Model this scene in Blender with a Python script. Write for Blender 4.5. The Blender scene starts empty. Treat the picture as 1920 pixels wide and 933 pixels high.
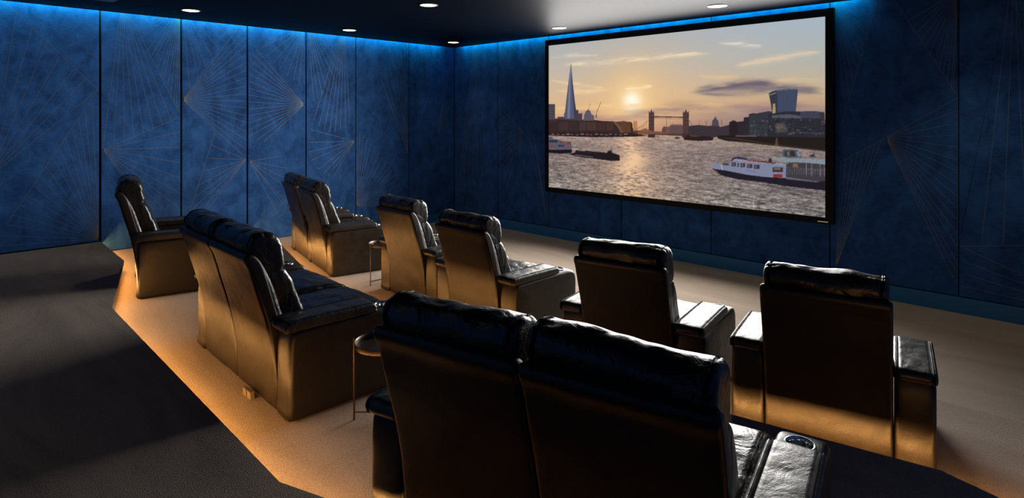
import bpy, bmesh, math, random
import numpy as np
from mathutils import Vector, noise, Matrix

SC = bpy.context.scene
COL = SC.collection
random.seed(4)
PI = math.pi
R = math.radians

# ------------------------------------------------------------------ scene settings
SC.view_settings.view_transform = 'Standard'
SC.view_settings.look = 'None'
SC.view_settings.gamma = 1.0
SC.view_settings.exposure = 0.0
SC.view_settings.use_curve_mapping = False
SC.render.engine = 'CYCLES'
SC.cycles.use_denoising = True
SC.cycles.max_bounces = 6
SC.cycles.diffuse_bounces = 3
SC.cycles.glossy_bounces = 3
SC.cycles.sample_clamp_indirect = 4.0
SC.cycles.caustics_reflective = False
SC.cycles.caustics_refractive = False
w = bpy.data.worlds.new('dark_world'); SC.world = w
w.use_nodes = True
w.node_tree.nodes['Background'].inputs[0].default_value = (0.0, 0.0, 0.0, 1)
w.node_tree.nodes['Background'].inputs[1].default_value = 0.0

# levels: front floor and three carpeted tiers
LV = [0.0, 0.158, 0.314, 0.451]
ROOM_W, ROOM_D, CEIL = 9.32, 9.3, 3.40

# ------------------------------------------------------------------ helpers
def tag(o, label=None, cat=None, group=None, kind=None):
    if label: o['label'] = label
    if cat: o['category'] = cat
    if group: o['group'] = group
    if kind: o['kind'] = kind
    return o

def empty(name, loc=(0, 0, 0), rz=0.0):
    o = bpy.data.objects.new(name, None); COL.objects.link(o)
    o.empty_display_size = 0.2
    o.location = loc; o.rotation_euler = (0, 0, rz)
    return o

def link(name, bm, mats, parent=None, smooth=False, sharp=None):
    me = bpy.data.meshes.new(name)
    bmesh.ops.recalc_face_normals(bm, faces=bm.faces)
    bm.to_mesh(me); bm.free()
    for m in (mats if isinstance(mats, (list, tuple)) else [mats]):
        me.materials.append(m)
    if smooth:
        for p in me.polygons: p.use_smooth = True
        if sharp:
            me.set_sharp_from_angle(angle=R(sharp))
    o = bpy.data.objects.new(name, me); COL.objects.link(o)
    if parent: o.parent = parent
    return o

def add_box(bm, x0, x1, y0, y1, z0, z1, mi=0, bevel=0.0):
    vs = [bm.verts.new(p) for p in ((x0,y0,z0),(x1,y0,z0),(x1,y1,z0),(x0,y1,z0),(x0,y0,z1),(x1,y0,z1),(x1,y1,z1),(x0,y1,z1))]
    fs = [bm.faces.new([vs[i] for i in q]) for q in ((0,3,2,1),(4,5,6,7),(0,1,5,4),(1,2,6,5),(2,3,7,6),(3,0,4,7))]
    for f in fs: f.material_index = mi
    if bevel > 0:
        es = list({e for f in fs for e in f.edges})
        r = bmesh.ops.bevel(bm, geom=es, offset=bevel, segments=2, profile=0.7, affect='EDGES')
        for f in r['faces']: f.material_index = mi
    return fs

def add_tube(bm, pts, r, n=8, mi=0, closed=False, caps=True):
    pts = [Vector(p) for p in pts]
    rings = []
    N = len(pts)
    for i, p in enumerate(pts):
        if closed:
            t = (pts[(i+1) % N] - pts[i-1]).normalized()
        else:
            t = (pts[min(i+1, N-1)] - pts[max(i-1, 0)]).normalized()
        a = Vector((0, 0, 1)) if abs(t.z) < 0.9 else Vector((1, 0, 0))
        u = t.cross(a).normalized(); v = t.cross(u)
        rings.append([bm.verts.new(p + (u*math.cos(2*PI*k/n) + v*math.sin(2*PI*k/n))*r) for k in range(n)])
    M = N if closed else N-1
    for i in range(M):
        a, b = rings[i], rings[(i+1) % N]
        for k in range(n):
            f = bm.faces.new((a[k], a[(k+1) % n], b[(k+1) % n], b[k])); f.material_index = mi
    if not closed and caps:
        bm.faces.new(rings[0][::-1]).material_index = mi
        bm.faces.new(rings[-1]).material_index = mi

def add_lathe(bm, prof, cx=0, cy=0, n=32, mi=0):
    rings = []
    for (r, z) in prof:
        if r < 1e-5:
            rings.append([bm.verts.new((cx, cy, z))])
        else:
            rings.append([bm.verts.new((cx + r*math.cos(2*PI*k/n), cy + r*math.sin(2*PI*k/n), z)) for k in range(n)])
    for a, b in zip(rings[:-1], rings[1:]):
        for k in range(n):
            k2 = (k+1) % n
            if len(a) == 1 and len(b) == 1: continue
            if len(a) == 1: f = bm.faces.new((a[0], b[k2], b[k]))
            elif len(b) == 1: f = bm.faces.new((a[k], a[k2], b[0]))
            else: f = bm.faces.new((a[k], a[k2], b[k2], b[k]))
            f.material_index = mi

def add_poly_slab(bm, pts, z0, z1, mi=0):
    lo = [bm.verts.new((x, y, z0)) for x, y in pts]; hi = [bm.verts.new((x, y, z1)) for x, y in pts]
    n = len(pts)
    bm.faces.new(hi).material_index = mi
    bm.faces.new(lo[::-1]).material_index = mi
    for i in range(n):
        bm.faces.new((lo[i], lo[(i+1) % n], hi[(i+1) % n], hi[i])).material_index = mi

# ------------------------------------------------------------------ materials
def new_mat(name):
    m = bpy.data.materials.new(name); m.use_nodes = True
    nt = m.node_tree
    return m, nt, nt.nodes['Principled BSDF']

def N(nt, t, **kw):
    n = nt.nodes.new(t)
    for k, v in kw.items():
        if k.startswith('i_'):
            n.inputs[k[2:].replace('_', ' ')].default_value = v
        else: setattr(n, k, v)
    return n

def ramp(nt, src, stops):
    r = nt.nodes.new('ShaderNodeValToRGB')
    e = r.color_ramp.elements
    e[0].position, e[0].color = stops[0][0], (*stops[0][1], 1)
    e[1].position, e[1].color = stops[-1][0], (*stops[-1][1], 1)
    for p, c in stops[1:-1]:
        k = e.new(p); k.color = (*c, 1)
    nt.links.new(src, r.inputs[0])
    return r

def mat_simple(name, col, rough=0.5, metal=0.0, spec=0.5):
    m, nt, b = new_mat(name)
    b.inputs['Base Color'].default_value = (*col, 1)
    b.inputs['Roughness'].default_value = rough
    b.inputs['Metallic'].default_value = metal
    b.inputs['Specular IOR Level'].default_value = spec
    tc = N(nt, 'ShaderNodeTexCoord'); no = N(nt, 'ShaderNodeTexNoise', i_Scale=60.0, i_Detail=3.0)
    bp = N(nt, 'ShaderNodeBump', i_Strength=0.08, i_Distance=0.002)
    nt.links.new(tc.outputs['Object'], no.inputs['Vector'])
    nt.links.new(no.outputs['Fac'], bp.inputs['Height']); nt.links.new(bp.outputs[0], b.inputs['Normal'])
    return m

def mat_leather(name, col, rough, k=1.0):
    m, nt, b = new_mat(name)
    L = nt.links.new
    tc = N(nt, 'ShaderNodeTexCoord')
    grain = N(nt, 'ShaderNodeTexVoronoi', i_Scale=170.0)
    fine = N(nt, 'ShaderNodeTexNoise', i_Scale=22.0, i_Detail=5.0, i_Distortion=0.6)
    big = N(nt, 'ShaderNodeTexNoise', i_Scale=7.0, i_Detail=4.0, i_Distortion=1.6)
    for n in (grain, fine, big): L(tc.outputs['Object'], n.inputs['Vector'])
    b1 = N(nt, 'ShaderNodeBump', i_Strength=0.25, i_Distance=0.0015)
    b2 = N(nt, 'ShaderNodeBump', i_Strength=0.30*k, i_Distance=0.012)
    b3 = N(nt, 'ShaderNodeBump', i_Strength=0.4*k, i_Distance=0.03)
    L(grain.outputs['Distance'], b1.inputs['Height'])
    L(fine.outputs['Fac'], b2.inputs['Height']); L(big.outputs['Fac'], b3.inputs['Height'])
    L(b3.outputs[0], b2.inputs['Normal']); L(b2.outputs[0], b1.inputs['Normal']); L(b1.outputs[0], b.inputs['Normal'])
    cr = ramp(nt, fine.outputs['Fac'], [(0.3, tuple(c*0.8 for c in col)), (0.75, tuple(c*1.25 for c in col))])
    L(cr.outputs[0], b.inputs['Base Color'])
    rr = N(nt, 'ShaderNodeMapRange', i_From_Min=0.3, i_From_Max=0.7, i_To_Min=rough-0.06, i_To_Max=rough+0.08)
    L(big.outputs['Fac'], rr.inputs[0]); L(rr.outputs[0], b.inputs['Roughness'])
    b.inputs['Specular IOR Level'].default_value = 0.5
    return m

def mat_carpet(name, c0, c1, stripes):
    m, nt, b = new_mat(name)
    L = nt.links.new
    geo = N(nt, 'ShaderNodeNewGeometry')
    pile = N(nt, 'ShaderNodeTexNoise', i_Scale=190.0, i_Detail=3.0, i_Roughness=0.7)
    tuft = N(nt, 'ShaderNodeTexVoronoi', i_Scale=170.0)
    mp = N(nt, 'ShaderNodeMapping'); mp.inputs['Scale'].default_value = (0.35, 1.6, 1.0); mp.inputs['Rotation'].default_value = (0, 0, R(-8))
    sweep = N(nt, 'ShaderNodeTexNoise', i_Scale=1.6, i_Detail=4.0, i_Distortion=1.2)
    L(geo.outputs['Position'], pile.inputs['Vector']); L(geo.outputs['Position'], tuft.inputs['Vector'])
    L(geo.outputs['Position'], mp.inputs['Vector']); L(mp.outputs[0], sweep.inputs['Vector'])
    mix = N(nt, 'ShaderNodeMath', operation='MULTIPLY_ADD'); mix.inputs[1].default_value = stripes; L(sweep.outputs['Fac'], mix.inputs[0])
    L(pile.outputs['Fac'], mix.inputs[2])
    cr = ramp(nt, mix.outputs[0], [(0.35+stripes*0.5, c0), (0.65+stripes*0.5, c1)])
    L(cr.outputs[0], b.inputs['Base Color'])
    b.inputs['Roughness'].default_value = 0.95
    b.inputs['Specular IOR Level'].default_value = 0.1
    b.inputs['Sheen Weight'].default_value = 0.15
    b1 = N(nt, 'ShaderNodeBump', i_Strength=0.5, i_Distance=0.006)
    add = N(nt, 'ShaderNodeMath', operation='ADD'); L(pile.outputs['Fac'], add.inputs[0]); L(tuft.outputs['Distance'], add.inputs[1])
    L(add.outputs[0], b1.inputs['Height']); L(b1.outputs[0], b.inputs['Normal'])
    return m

def mat_velvet(name, c0, c1):
    """crushed blue velvet of the wall panels: brushed cloudy patches"""
    m, nt, b = new_mat(name)
    L = nt.links.new
    geo = N(nt, 'ShaderNodeNewGeometry')
    mp = N(nt, 'ShaderNodeMapping'); mp.inputs['Scale'].default_value = (1, 1, 0.8)
    n1 = N(nt, 'ShaderNodeTexNoise', i_Scale=4.5, i_Detail=9.0, i_Distortion=0.5, i_Roughness=0.66)
    mp2 = N(nt, 'ShaderNodeMapping'); mp2.inputs['Scale'].default_value = (12, 12, 90)
    n2 = N(nt, 'ShaderNodeTexNoise', i_Scale=1.0, i_Detail=2.0)
    L(geo.outputs['Position'], mp.inputs[0]); L(mp.outputs[0], n1.inputs['Vector'])
    L(geo.outputs['Position'], mp2.inputs[0]); L(mp2.outputs[0], n2.inputs['Vector'])
    a = N(nt, 'ShaderNodeMath', operation='MULTIPLY_ADD'); a.inputs[1].default_value = 0.22
    L(n2.outputs['Fac'], a.inputs[0]); L(n1.outputs['Fac'], a.inputs[2])
    cr = ramp(nt, a.outputs[0], [(0.46, c0), (0.78, c1)])
    L(cr.outputs[0], b.inputs['Base Color'])
    b.inputs['Roughness'].default_value = 0.85
    b.inputs['Specular IOR Level'].default_value = 0.15
    b.inputs['Sheen Weight'].default_value = 0.25
    b.inputs['Sheen Roughness'].default_value = 0.4
    b.inputs['Sheen Tint'].default_value = (0.35, 0.6, 1.0, 1)
    bp = N(nt, 'ShaderNodeBump', i_Strength=0.25, i_Distance=0.01)
    L(a.outputs[0], bp.inputs['Height']); L(bp.outputs[0], b.inputs['Normal'])
    return m

def mat_emit(name, col, s):
    m = bpy.data.materials.new(name); m.use_nodes = True
    nt = m.node_tree; nt.nodes.clear()
    e = nt.nodes.new('ShaderNodeEmission'); o = nt.nodes.new('ShaderNodeOutputMaterial')
    e.inputs[0].default_value = (*col, 1); e.inputs[1].default_value = s
    nt.links.new(e.outputs[0], o.inputs[0])
    return m

M_LEATHER = mat_leather('black_leather', (0.010, 0.0085, 0.007), 0.34)
M_LEATHER_SMOOTH = mat_leather('black_leather_taut', (0.013, 0.0095, 0.0065), 0.40, 0.12)
M_LEATHER_SMOOTH.node_tree.nodes['Principled BSDF'].inputs['Specular IOR Level'].default_value = 0.36
M_LEATHER_PAD = mat_leather('black_leather_pad', (0.012, 0.011, 0.010), 0.40, 0.5)
M_THREAD_DARK = mat_simple('leather_stitch', (0.03, 0.026, 0.022), 0.5)
M_CHROME = mat_simple('chrome', (0.75, 0.75, 0.74), 0.16, 1.0)
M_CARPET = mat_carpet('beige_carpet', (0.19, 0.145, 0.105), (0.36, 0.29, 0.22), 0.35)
M_CARPET_DARK = mat_carpet('carpet_darker_brown', (0.105, 0.072, 0.046), (0.20, 0.145, 0.098), 0.8)  # darker, browner version of the carpet, used on the top tier
M_VELVET = mat_velvet('blue_velvet', (0.008, 0.042, 0.140), (0.024, 0.098, 0.29))
M_GOLD = mat_simple('gold_thread', (0.135, 0.15, 0.145), 0.5, 0.15)
M_SKIRT = mat_simple('teal_skirting_paint', (0.001, 0.13, 0.33), 0.55)
M_CEIL = mat_simple('navy_ceiling_paint', (0.002, 0.0035, 0.007), 0.46, 0.0, 0.05)
M_CEIL.node_tree.nodes['Principled BSDF'].inputs['IOR'].default_value = 1.2
M_DARK = mat_simple('dark_reveal', (0.004, 0.006, 0.010), 0.8)
M_FRAME = mat_simple('black_frame_velvet', (0.003, 0.003, 0.003), 0.7, 0.0, 0.2)
M_TRIM = mat_simple('dark_lamp_trim', (0.05, 0.05, 0.05), 0.4)
M_BRONZE = mat_simple('dark_bronze_metal', (0.06, 0.045, 0.035), 0.35, 0.9)
M_BADGE = mat_simple('silver_badge', (0.6, 0.6, 0.58), 0.3, 0.9)
M_PLUG = mat_simple('beige_plug_plastic', (0.20, 0.16, 0.10), 0.5)
M_LED = mat_emit('warm_led', (1.0, 0.48, 0.14), 12.0)
M_LAMP = mat_emit('lamp_white', (1.0, 0.86, 0.62), 9.0)
M_COVE = mat_emit('blue_cove_led', (0.0, 0.60, 1.0), 20.0)
# embroidered line fans: (wall, panel, apex, end points, chord) in metres along the wall and up
FANS = [
    ('L',0,(-5.955,0.489),[(-6.023,2.229),(-6.102,2.141),(-6.168,2.033),(-6.232,1.909),(-6.3,1.789),(-6.366,1.679),(-6.432,1.564),(-6.499,1.458),(-6.561,1.347),(-6.618,1.237),(-6.687,1.126),(-6.746,1.017),(-6.797,0.897),(-6.863,0.792),(-6.92,0.67),(-6.986,0.556)],[(-5.961,2.401),(-6.863,0.792)]),
    ('L',0,(-7.023,1.355),[(-6.771,3.285),(-6.627,3.111),(-6.494,2.933),(-6.358,2.79),(-6.22,2.646),(-6.091,2.532),(-5.961,2.401)],[(-6.896,3.407),(-6.771,3.285),(-5.961,2.401)]),
    ('L',1,(-5.696,3.584),[(-5.906,1.682),(-5.792,1.692),(-5.674,1.744),(-5.563,1.797),(-5.45,1.844),(-5.333,1.899),(-5.226,1.956),(-5.116,2.014),(-5.013,2.11)],[]),
    ('L',1,(-5.006,3.56),[(-5.59,3.33),(-5.563,3.262),(-5.513,3.182),(-5.476,3.103),(-5.4,2.96),(-5.351,2.884),(-5.317,2.818),(-5.279,2.728),(-5.248,2.622),(-5.208,2.562),(-5.16,2.464),(-5.118,2.375),(-5.076,2.265),(-5.049,2.176),(-5.015,2.121)],[]),
    ('L',1,(-5.909,1.631),[(-5.051,2.024),(-5.007,1.842),(-5.007,1.626),(-5.007,1.412),(-5.007,1.198),(-5.007,0.987),(-5.007,0.776),(-5.187,0.773),(-5.323,0.792),(-5.494,0.962)],[]),
    ('L',2,(-4.968,2.289),[(-4.194,3.389),(-4.089,3.384),(-4.085,3.255),(-4.085,3.126),(-4.085,3.005),(-4.085,2.876),(-4.085,2.756),(-4.085,2.635),(-4.085,2.513),(-4.085,2.393),(-4.085,2.283),(-4.085,2.176),(-4.085,2.068),(-4.085,1.96),(-4.085,1.823),(-4.085,1.695),(-4.085,1.55),(-4.085,1.422)],[]),
    ('L',2,(-4.975,3.608),[(-4.875,2.433),(-4.763,2.596),(-4.656,2.746),(-4.561,2.883),(-4.465,3.014),(-4.383,3.138),(-4.307,3.239),(-4.253,3.307)],[]),
    ('L',2,(-4.093,1.406),[(-4.583,1.641),(-4.641,1.455),(-4.699,1.271),(-4.763,1.078),(-4.819,0.901),(-4.873,0.722),(-4.756,0.675),(-4.656,0.701)],[(-4.534,1.84),(-4.873,0.722)]),
    ('L',3,(-3.168,2.244),[(-3.945,3.078),(-4.01,3.008),(-4.05,2.925),(-4.05,2.812),(-4.05,2.7),(-4.05,2.587),(-4.05,2.482),(-4.05,2.378),(-4.05,2.273),(-4.05,2.169),(-4.05,2.064),(-4.05,1.959),(-4.05,1.855),(-4.05,1.75),(-3.945,1.682),(-3.823,1.662)],[]),
    ('L',3,(-4.046,1.38),[(-3.545,1.431),(-3.419,1.227),(-3.458,1.069),(-3.502,0.963),(-3.458,0.681),(-3.408,0.537),(-3.613,0.54)],[]),
    ('L',3,(-3.164,3.501),[(-3.848,3.118),(-3.781,2.992),(-3.681,2.883),(-3.579,2.79),(-3.458,2.695),(-3.352,2.615),(-3.263,2.533)],[]),
    ('L',4,(-3.109,3.576),[(-3.007,2.298),(-2.932,2.352),(-2.856,2.415),(-2.779,2.496),(-2.702,2.57),(-2.623,2.662),(-2.544,2.774),(-2.463,2.904)],[]),
    ('L',4,(-2.453,3.667),[(-3.007,1.984),(-2.913,1.896),(-2.818,1.824),(-2.721,1.786),(-2.623,1.784),(-2.524,1.8),(-2.423,1.853),(-2.341,1.925)],[]),
    ('L',4,(-2.253,1.625),[(-3.044,1.837),(-3.104,1.63),(-3.1,1.474),(-3.035,1.341),(-2.922,1.186),(-2.827,1.109),(-2.744,1.068),(-2.643,1.051)],[]),
    ('L',5,(-2.212,0.503),[(-2.196,1.711),(-2.144,1.756),(-2.08,1.708),(-2.005,1.64),(-1.929,1.582),(-1.842,1.503),(-1.753,1.424),(-1.664,1.333),(-1.573,1.242),(-1.505,1.161),(-1.447,1.08),(-1.4,0.989),(-1.354,0.898),(-1.307,0.796),(-1.259,0.694),(-1.223,0.592),(-1.188,0.48),(-1.482,0.423)],[(-1.47,1.149),(-1.188,0.48)]),
    ('L',5,(-1.133,1.366),[(-1.709,2.7),(-1.63,2.819),(-1.539,2.978),(-1.447,3.138),(-1.365,3.242),(-1.283,3.326),(-1.212,3.352)],[]),
    ('L',6,(-0.394,1.717),[(-0.097,3.169),(-0.192,3.015),(-0.287,2.843),(-0.042,2.663),(-0.042,2.43),(-0.138,2.217)],[]),
    ('S',0,(0.629,3.668),[(0.162,0.869),(0.289,0.794),(0.414,0.835),(0.538,0.895),(0.675,0.885),(0.809,0.915),(0.942,0.974)],[]),
    ('S',1,(1.87,1.786),[(1.256,2.238),(1.256,2.1),(1.256,1.972),(1.256,1.847),(1.256,1.745),(1.256,1.577),(1.256,1.41),(1.256,1.242),(1.27,1.046),(1.354,0.826),(1.478,0.768)],[]),
    ('S',1,(1.27,3.587),[(1.693,3.249),(1.666,3.136),(1.626,2.995),(1.573,2.901),(1.518,2.807),(1.464,2.664),(1.423,2.47),(1.354,2.325)],[]),
    ('S',1,(2.444,0.174),[(1.992,1.751),(2.119,1.707),(2.156,1.569),(2.219,1.293),(2.268,1.111)],[]),
    ('S',1,(2.45,3.493),[(1.992,3.067),(2.03,2.83),(2.094,2.687),(2.169,2.498),(2.243,2.265)],[]),
    ('S',5,(6.927,3.469),[(7.362,3.295),(7.335,3.195),(7.308,3.094),(7.276,2.993),(7.243,2.886),(7.21,2.765),(7.171,2.631),(7.138,2.484),(7.093,2.311),(7.054,2.13)],[(7.388,3.383),(7.014,1.96)]),
    ('S',5,(8.119,3.375),[(7.691,3.119),(7.726,3.045),(7.76,2.972),(7.8,2.893),(7.838,2.814),(7.877,2.73),(7.92,2.653),(7.957,2.576),(7.995,2.506),(8.032,2.437),(8.069,2.362),(8.087,2.333)],[(7.55,3.361),(8.105,2.305)]),
    ('S',5,(7.467,1.822),[(8.115,2.254),(8.121,2.13),(8.121,1.996),(8.121,1.863),(8.121,1.738),(8.121,1.604),(8.121,1.488),(8.121,1.346),(8.121,1.219),(8.121,1.094),(8.121,0.97),(8.121,0.825),(8.121,0.69),(8.121,0.516),(8.121,0.404),(8.083,0.358),(7.008,1.532)],[]),
    ('S',5,(6.951,0.251),[(7.008,1.532),(7.054,1.56),(7.121,1.601),(7.182,1.641),(7.248,1.681),(7.313,1.726),(7.367,1.758),(7.42,1.79)],[]),
    ('S',6,(8.151,0.834),[(8.522,3.232),(8.522,3.229)],[]),
    ('S',6,(8.319,0.748),[(8.535,3.219)],[]),
    ('S',6,(8.493,0.769),[(8.568,3.226)],[]),
    ('S',6,(8.588,3.249),[(8.649,1.447),(8.661,2.581)],[]),
    ('S',6,(8.146,0.705),[(8.673,0.791),(8.673,0.48)],[]),
    ('S',6,(8.164,0.552),[(8.673,0.401)],[]),
    ('S',6,(8.16,0.422),[(8.673,0.322)],[]),
    ('S',6,(8.146,0.291),[(8.673,0.243)],[]),
]

# ------------------------------------------------------------------ the room
E3 = [(0,-5.93),(1.37,-5.99),(3.2,-6.5),(6.55,-6.59),(6.9,-6.47),(9.32,-5.96)]
E2 = [(0,-4.10),(1.28,-4.13),(3.0,-4.59),(3.7,-4.72),(6.1,-4.70),(7.3,-4.40),(8.6,-4.16),(9.32,-4.38)]
E1 = [(0,-2.90),(1.6,-2.90),(3.1,-3.2),(6.3,-3.2),(8.0,-2.9),(9.32,-2.85)]

bm = bmesh.new(); add_box(bm, -0.02, ROOM_W, -ROOM_D, 0.02, -0.12, 0.0)
floor = tag(link('floor', bm, M_CARPET), kind='structure')

def inset_edge(e, d):
    return [(x, y - d) for x, y in e]

def area_light(name, loc, direction, sx, sy, col, power, along=None, parent=None):
    l = bpy.data.lights.new(name, 'AREA'); l.shape = 'RECTANGLE'; l.size = sx; l.size_y = sy
    l.color = col; l.energy = power
    o = bpy.data.objects.new(name, l); COL.objects.link(o)
    z = -Vector(direction).normalized()
    x = Vector(along).normalized() if along else Vector((1, 0, 0))
    y = z.cross(x).normalized(); x = y.cross(z).normalized()
    o.matrix_world = Matrix(((x.x, y.x, z.x, loc[0]), (x.y, y.y, z.y, loc[1]), (x.z, y.z, z.z, loc[2]), (0, 0, 0, 1)))
    return o

LED_W = 4.4     # watts per metre of warm strip
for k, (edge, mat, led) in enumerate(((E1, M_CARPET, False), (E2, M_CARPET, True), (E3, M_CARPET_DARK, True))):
    z0, z1 = LV[k], LV[k+1]
    bm = bmesh.new()
    back = [(ROOM_W, -ROOM_D), (0, -ROOM_D)]
    add_poly_slab(bm, inset_edge(edge, 0.028) + back, z0, z1-0.028)
    add_poly_slab(bm, edge + back, z1-0.028, z1)
    p = tag(link('floor_tier', bm, mat, floor), 'carpeted tier with a straight nosing', kind='structure')
    if led:
        bm = bmesh.new()
        for a, b in zip(edge[:-1], edge[1:]):
            A = Vector((a[0], a[1]-0.023, z1-0.046)); B = Vector((b[0], b[1]-0.023, z1-0.046))
            t = (B-A).normalized(); n = Vector((-t.y, t.x, 0))
            vs = []
            for q in (A, B):
                for dn, dz in ((-0.004, -0.006), (0.004, -0.006), (0.004, 0.006), (-0.004, 0.006)):
                    vs.append(bm.verts.new(q + n*dn + Vector((0, 0, dz))))
            for i in range(4):
                bm.faces.new((vs[i], vs[(i+1) % 4], vs[4+(i+1) % 4], vs[4+i]))
            bm.faces.new(vs[:4]); bm.faces.new(vs[4:])
            ln = (B-A).length
            c = (A+B)/2 + n*0.006
            l = area_light('tier_led_light', c, n + Vector((0, 0, 0.05)), ln-0.02, 0.008, (1.0, 0.45, 0.12), LED_W*ln, t)
        s = link('led_strip', bm, M_LED, p)
        s['label'] = 'glowing warm strip under the tier nosing'

# --- walls -------------------------------------------------------------------
LSEAM = [0.0, -1.103, -2.227, -3.136, -4.074, -4.986, -5.938, -7.20, -8.30, -9.28]   # left wall, from the screen corner back
SSEAM = [0.0, 1.228, 2.474, 3.939, 5.39, 6.885, 8.128, 9.30]                          # screen wall, from the corner to the right
TOPZ = 3.60

def clip_seg(a, b, lo, hi):
    """clip 2-D segment to the rectangle lo..hi"""
    t0, t1 = 0.0, 1.0
    d = (b[0]-a[0], b[1]-a[1])
    for i in (0, 1):
        if abs(d[i]) < 1e-9:
            if a[i] < lo[i] or a[i] > hi[i]: return None
            continue
        ta, tb = (lo[i]-a[i])/d[i], (hi[i]-a[i])/d[i]
        if ta > tb: ta, tb = tb, ta
        t0, t1 = max(t0, ta), min(t1, tb)
    if t0 >= t1: return None
    return (a[0]+d[0]*t0, a[1]+d[1]*t0), (a[0]+d[0]*t1, a[1]+d[1]*t1)

def ribbon(bm, a, b, put, wd, th):
    dx, dz = b[0]-a[0], b[1]-a[1]; L = math.hypot(dx, dz)
    if L < 0.02: return
    nx, nz = -dz/L*wd/2, dx/L*wd/2
    q = [(a[0]+nx, a[1]+nz), (b[0]+nx, b[1]+nz), (b[0]-nx, b[1]-nz), (a[0]-nx, a[1]-nz)]
    lo = [bm.verts.new(put(s, t, 0.0)) for s, t in q]; hi = [bm.verts.new(put(s, t, th)) for s, t in q]
    fs = [bm.faces.new(hi)] + [bm.faces.new((lo[i], lo[(i+1) % 4], hi[(i+1) % 4], hi[i])) for i in range(4)]
    for f in fs: f.material_index = 1

def panels(wall, code, seams, bottoms, put):
    n = len(seams)-1
    for i in range(n):
        s0, s1 = sorted((seams[i], seams[i+1])); g = 0.012 if code == 'L' and i > 2 else 0.0075
        idx = (6-i) if code == 'L' else i
        zb = bottoms[i]
        bm = bmesh.new()
        A = put(s0+g, zb, 0.0); B = put(s1-g, TOPZ, -0.03)
        x0, x1 = sorted((A[0], B[0])); y0, y1 = sorted((A[1], B[1]))
        add_box(bm, x0, x1, y0, y1, zb, TOPZ, bevel=0.005)
        for (wc, pi_, apex, ends, extra) in FANS:
            if wc != code or pi_ != idx: continue
            segs = [(apex, e) for e in ends] + list(zip(extra[:-1], extra[1:]))
            for a, b in segs:
                c = clip_seg(a, b, (s0+g+0.008, zb+0.01), (s1-g-0.008, 3.55))
                if c: ribbon(bm, c[0], c[1], put, 0.0030, 0.0010)
        p = link('wall_panel', bm, [M_VELVET, M_GOLD], wall)

def wall_box(name, x0, x1, y0, y1, m=None):
    bm = bmesh.new(); add_box(bm, x0, x1, y0, y1, -0.1, 3.74)
    return tag(link(name, bm, m or M_DARK), kind='structure')

wl = wall_box('wall_left', -0.15, -0.031, -ROOM_D-0.15, 0.15)
wf = wall_box('wall_front', -0.031, ROOM_W+0.15, 0.031, 0.15)
wr = wall_box('wall_right', ROOM_W, ROOM_W+0.12, -ROOM_D-0.15, 0.031, M_VELVET)
wb = wall_box('wall_back', -0.031, ROOM_W, -ROOM_D-0.12, -ROOM_D, M_VELVET)
panels(wl, 'L', LSEAM, [0.178, 0.178, 0.178, 0.165, 0.322, 0.322, 0.466, 0.466, 0.466], lambda s, t, h: (h, s, t))
panels(wf, 'S', SSEAM, [0.178]*7, lambda s, t, h: (s, -h, t))
bm = bmesh.new(); add_box(bm, -0.03, 0.004, -2.9, -0.004, 0.0, 0.168, bevel=0.002)
tag(link('baseboard_left', bm, M_SKIRT), kind='structure')
bm = bmesh.new(); add_box(bm, 0.0045, ROOM_W, -0.004, 0.03, 0.0, 0.168, bevel=0.002)
tag(link('baseboard_front', bm, M_SKIRT), kind='structure')

# --- ceiling with a lit cove round its edge ------------------------------------
bm = bmesh.new()
add_box(bm, 0.09, ROOM_W-0.09, -ROOM_D+0.09, -0.09, CEIL, CEIL+0.07)
add_box(bm, -0.03, ROOM_W, -ROOM_D, 0.03, 3.61, 3.74)
ceiling = tag(link('ceiling', bm, M_CEIL), kind='structure')
bm = bmesh.new()
add_box(bm, 0.070, 0.086, -ROOM_D+0.1, -0.09, 3.597, 3.608)
add_box(bm, 0.09, 7.3, -0.086, -0.070, 3.597, 3.608)
cs = link('cove_light_strip', bm, M_COVE, ceiling); cs['label'] = 'blue glowing strip hidden in the ceiling cove'
COVE_COL = (0.0, 0.82, 0.95)
area_light('cove_light_left', (0.082, -ROOM_D/2-0.1, 3.585), (-1, 0, -0.62), ROOM_D-0.5, 0.012, COVE_COL, 165, (0, 1, 0))
area_light('cove_light_front', (3.75, -0.082, 3.585), (0, 1, -0.62), 7.0, 0.012, COVE_COL, 120, (1, 0, 0))

for n_ in ('cove_light_left', 'cove_light_front'): bpy.data.objects[n_].data.spread = R(116)

# recessed downlights
def downlight(x, y, label, power, tilt=(0, 0)):
    t = tag(empty('recessed_downlight', (x, y, CEIL-0.0005)), label, 'ceiling light', 'recessed ceiling downlights')
    bm = bmesh.new(); add_lathe(bm, [(0.098, 0.0), (0.115, 0.0), (0.117, -0.004), (0.112, -0.008), (0.101, -0.009), (0.098, -0.006), (0.098, 0.0)], n=36)
    link('trim_ring', bm, M_TRIM, t, smooth=True, sharp=40)
    bm = bmesh.new(); add_lathe(bm, [(0.0, -0.009), (0.050, -0.0085), (0.085, -0.007), (0.0975, -0.004), (0.0975, 0.0), (0.0, 0.0)], n=32)
    d = link('lamp_lens', bm, M_LAMP, t, smooth=True); d['label'] = 'glowing warm white lens'
    l = bpy.data.lights.new('downlight_beam', 'SPOT'); l.energy = power; l.color = (1.0, 0.84, 0.64)
    l.spot_size = R(96); l.spot_blend = 0.85; l.shadow_soft_size = 0.04
    o = bpy.data.objects.new('downlight_beam', l); COL.objects.link(o); o.parent = t
    o.location = (0, 0, -0.016); o.rotation_euler = (tilt[0], tilt[1], 0)
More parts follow.
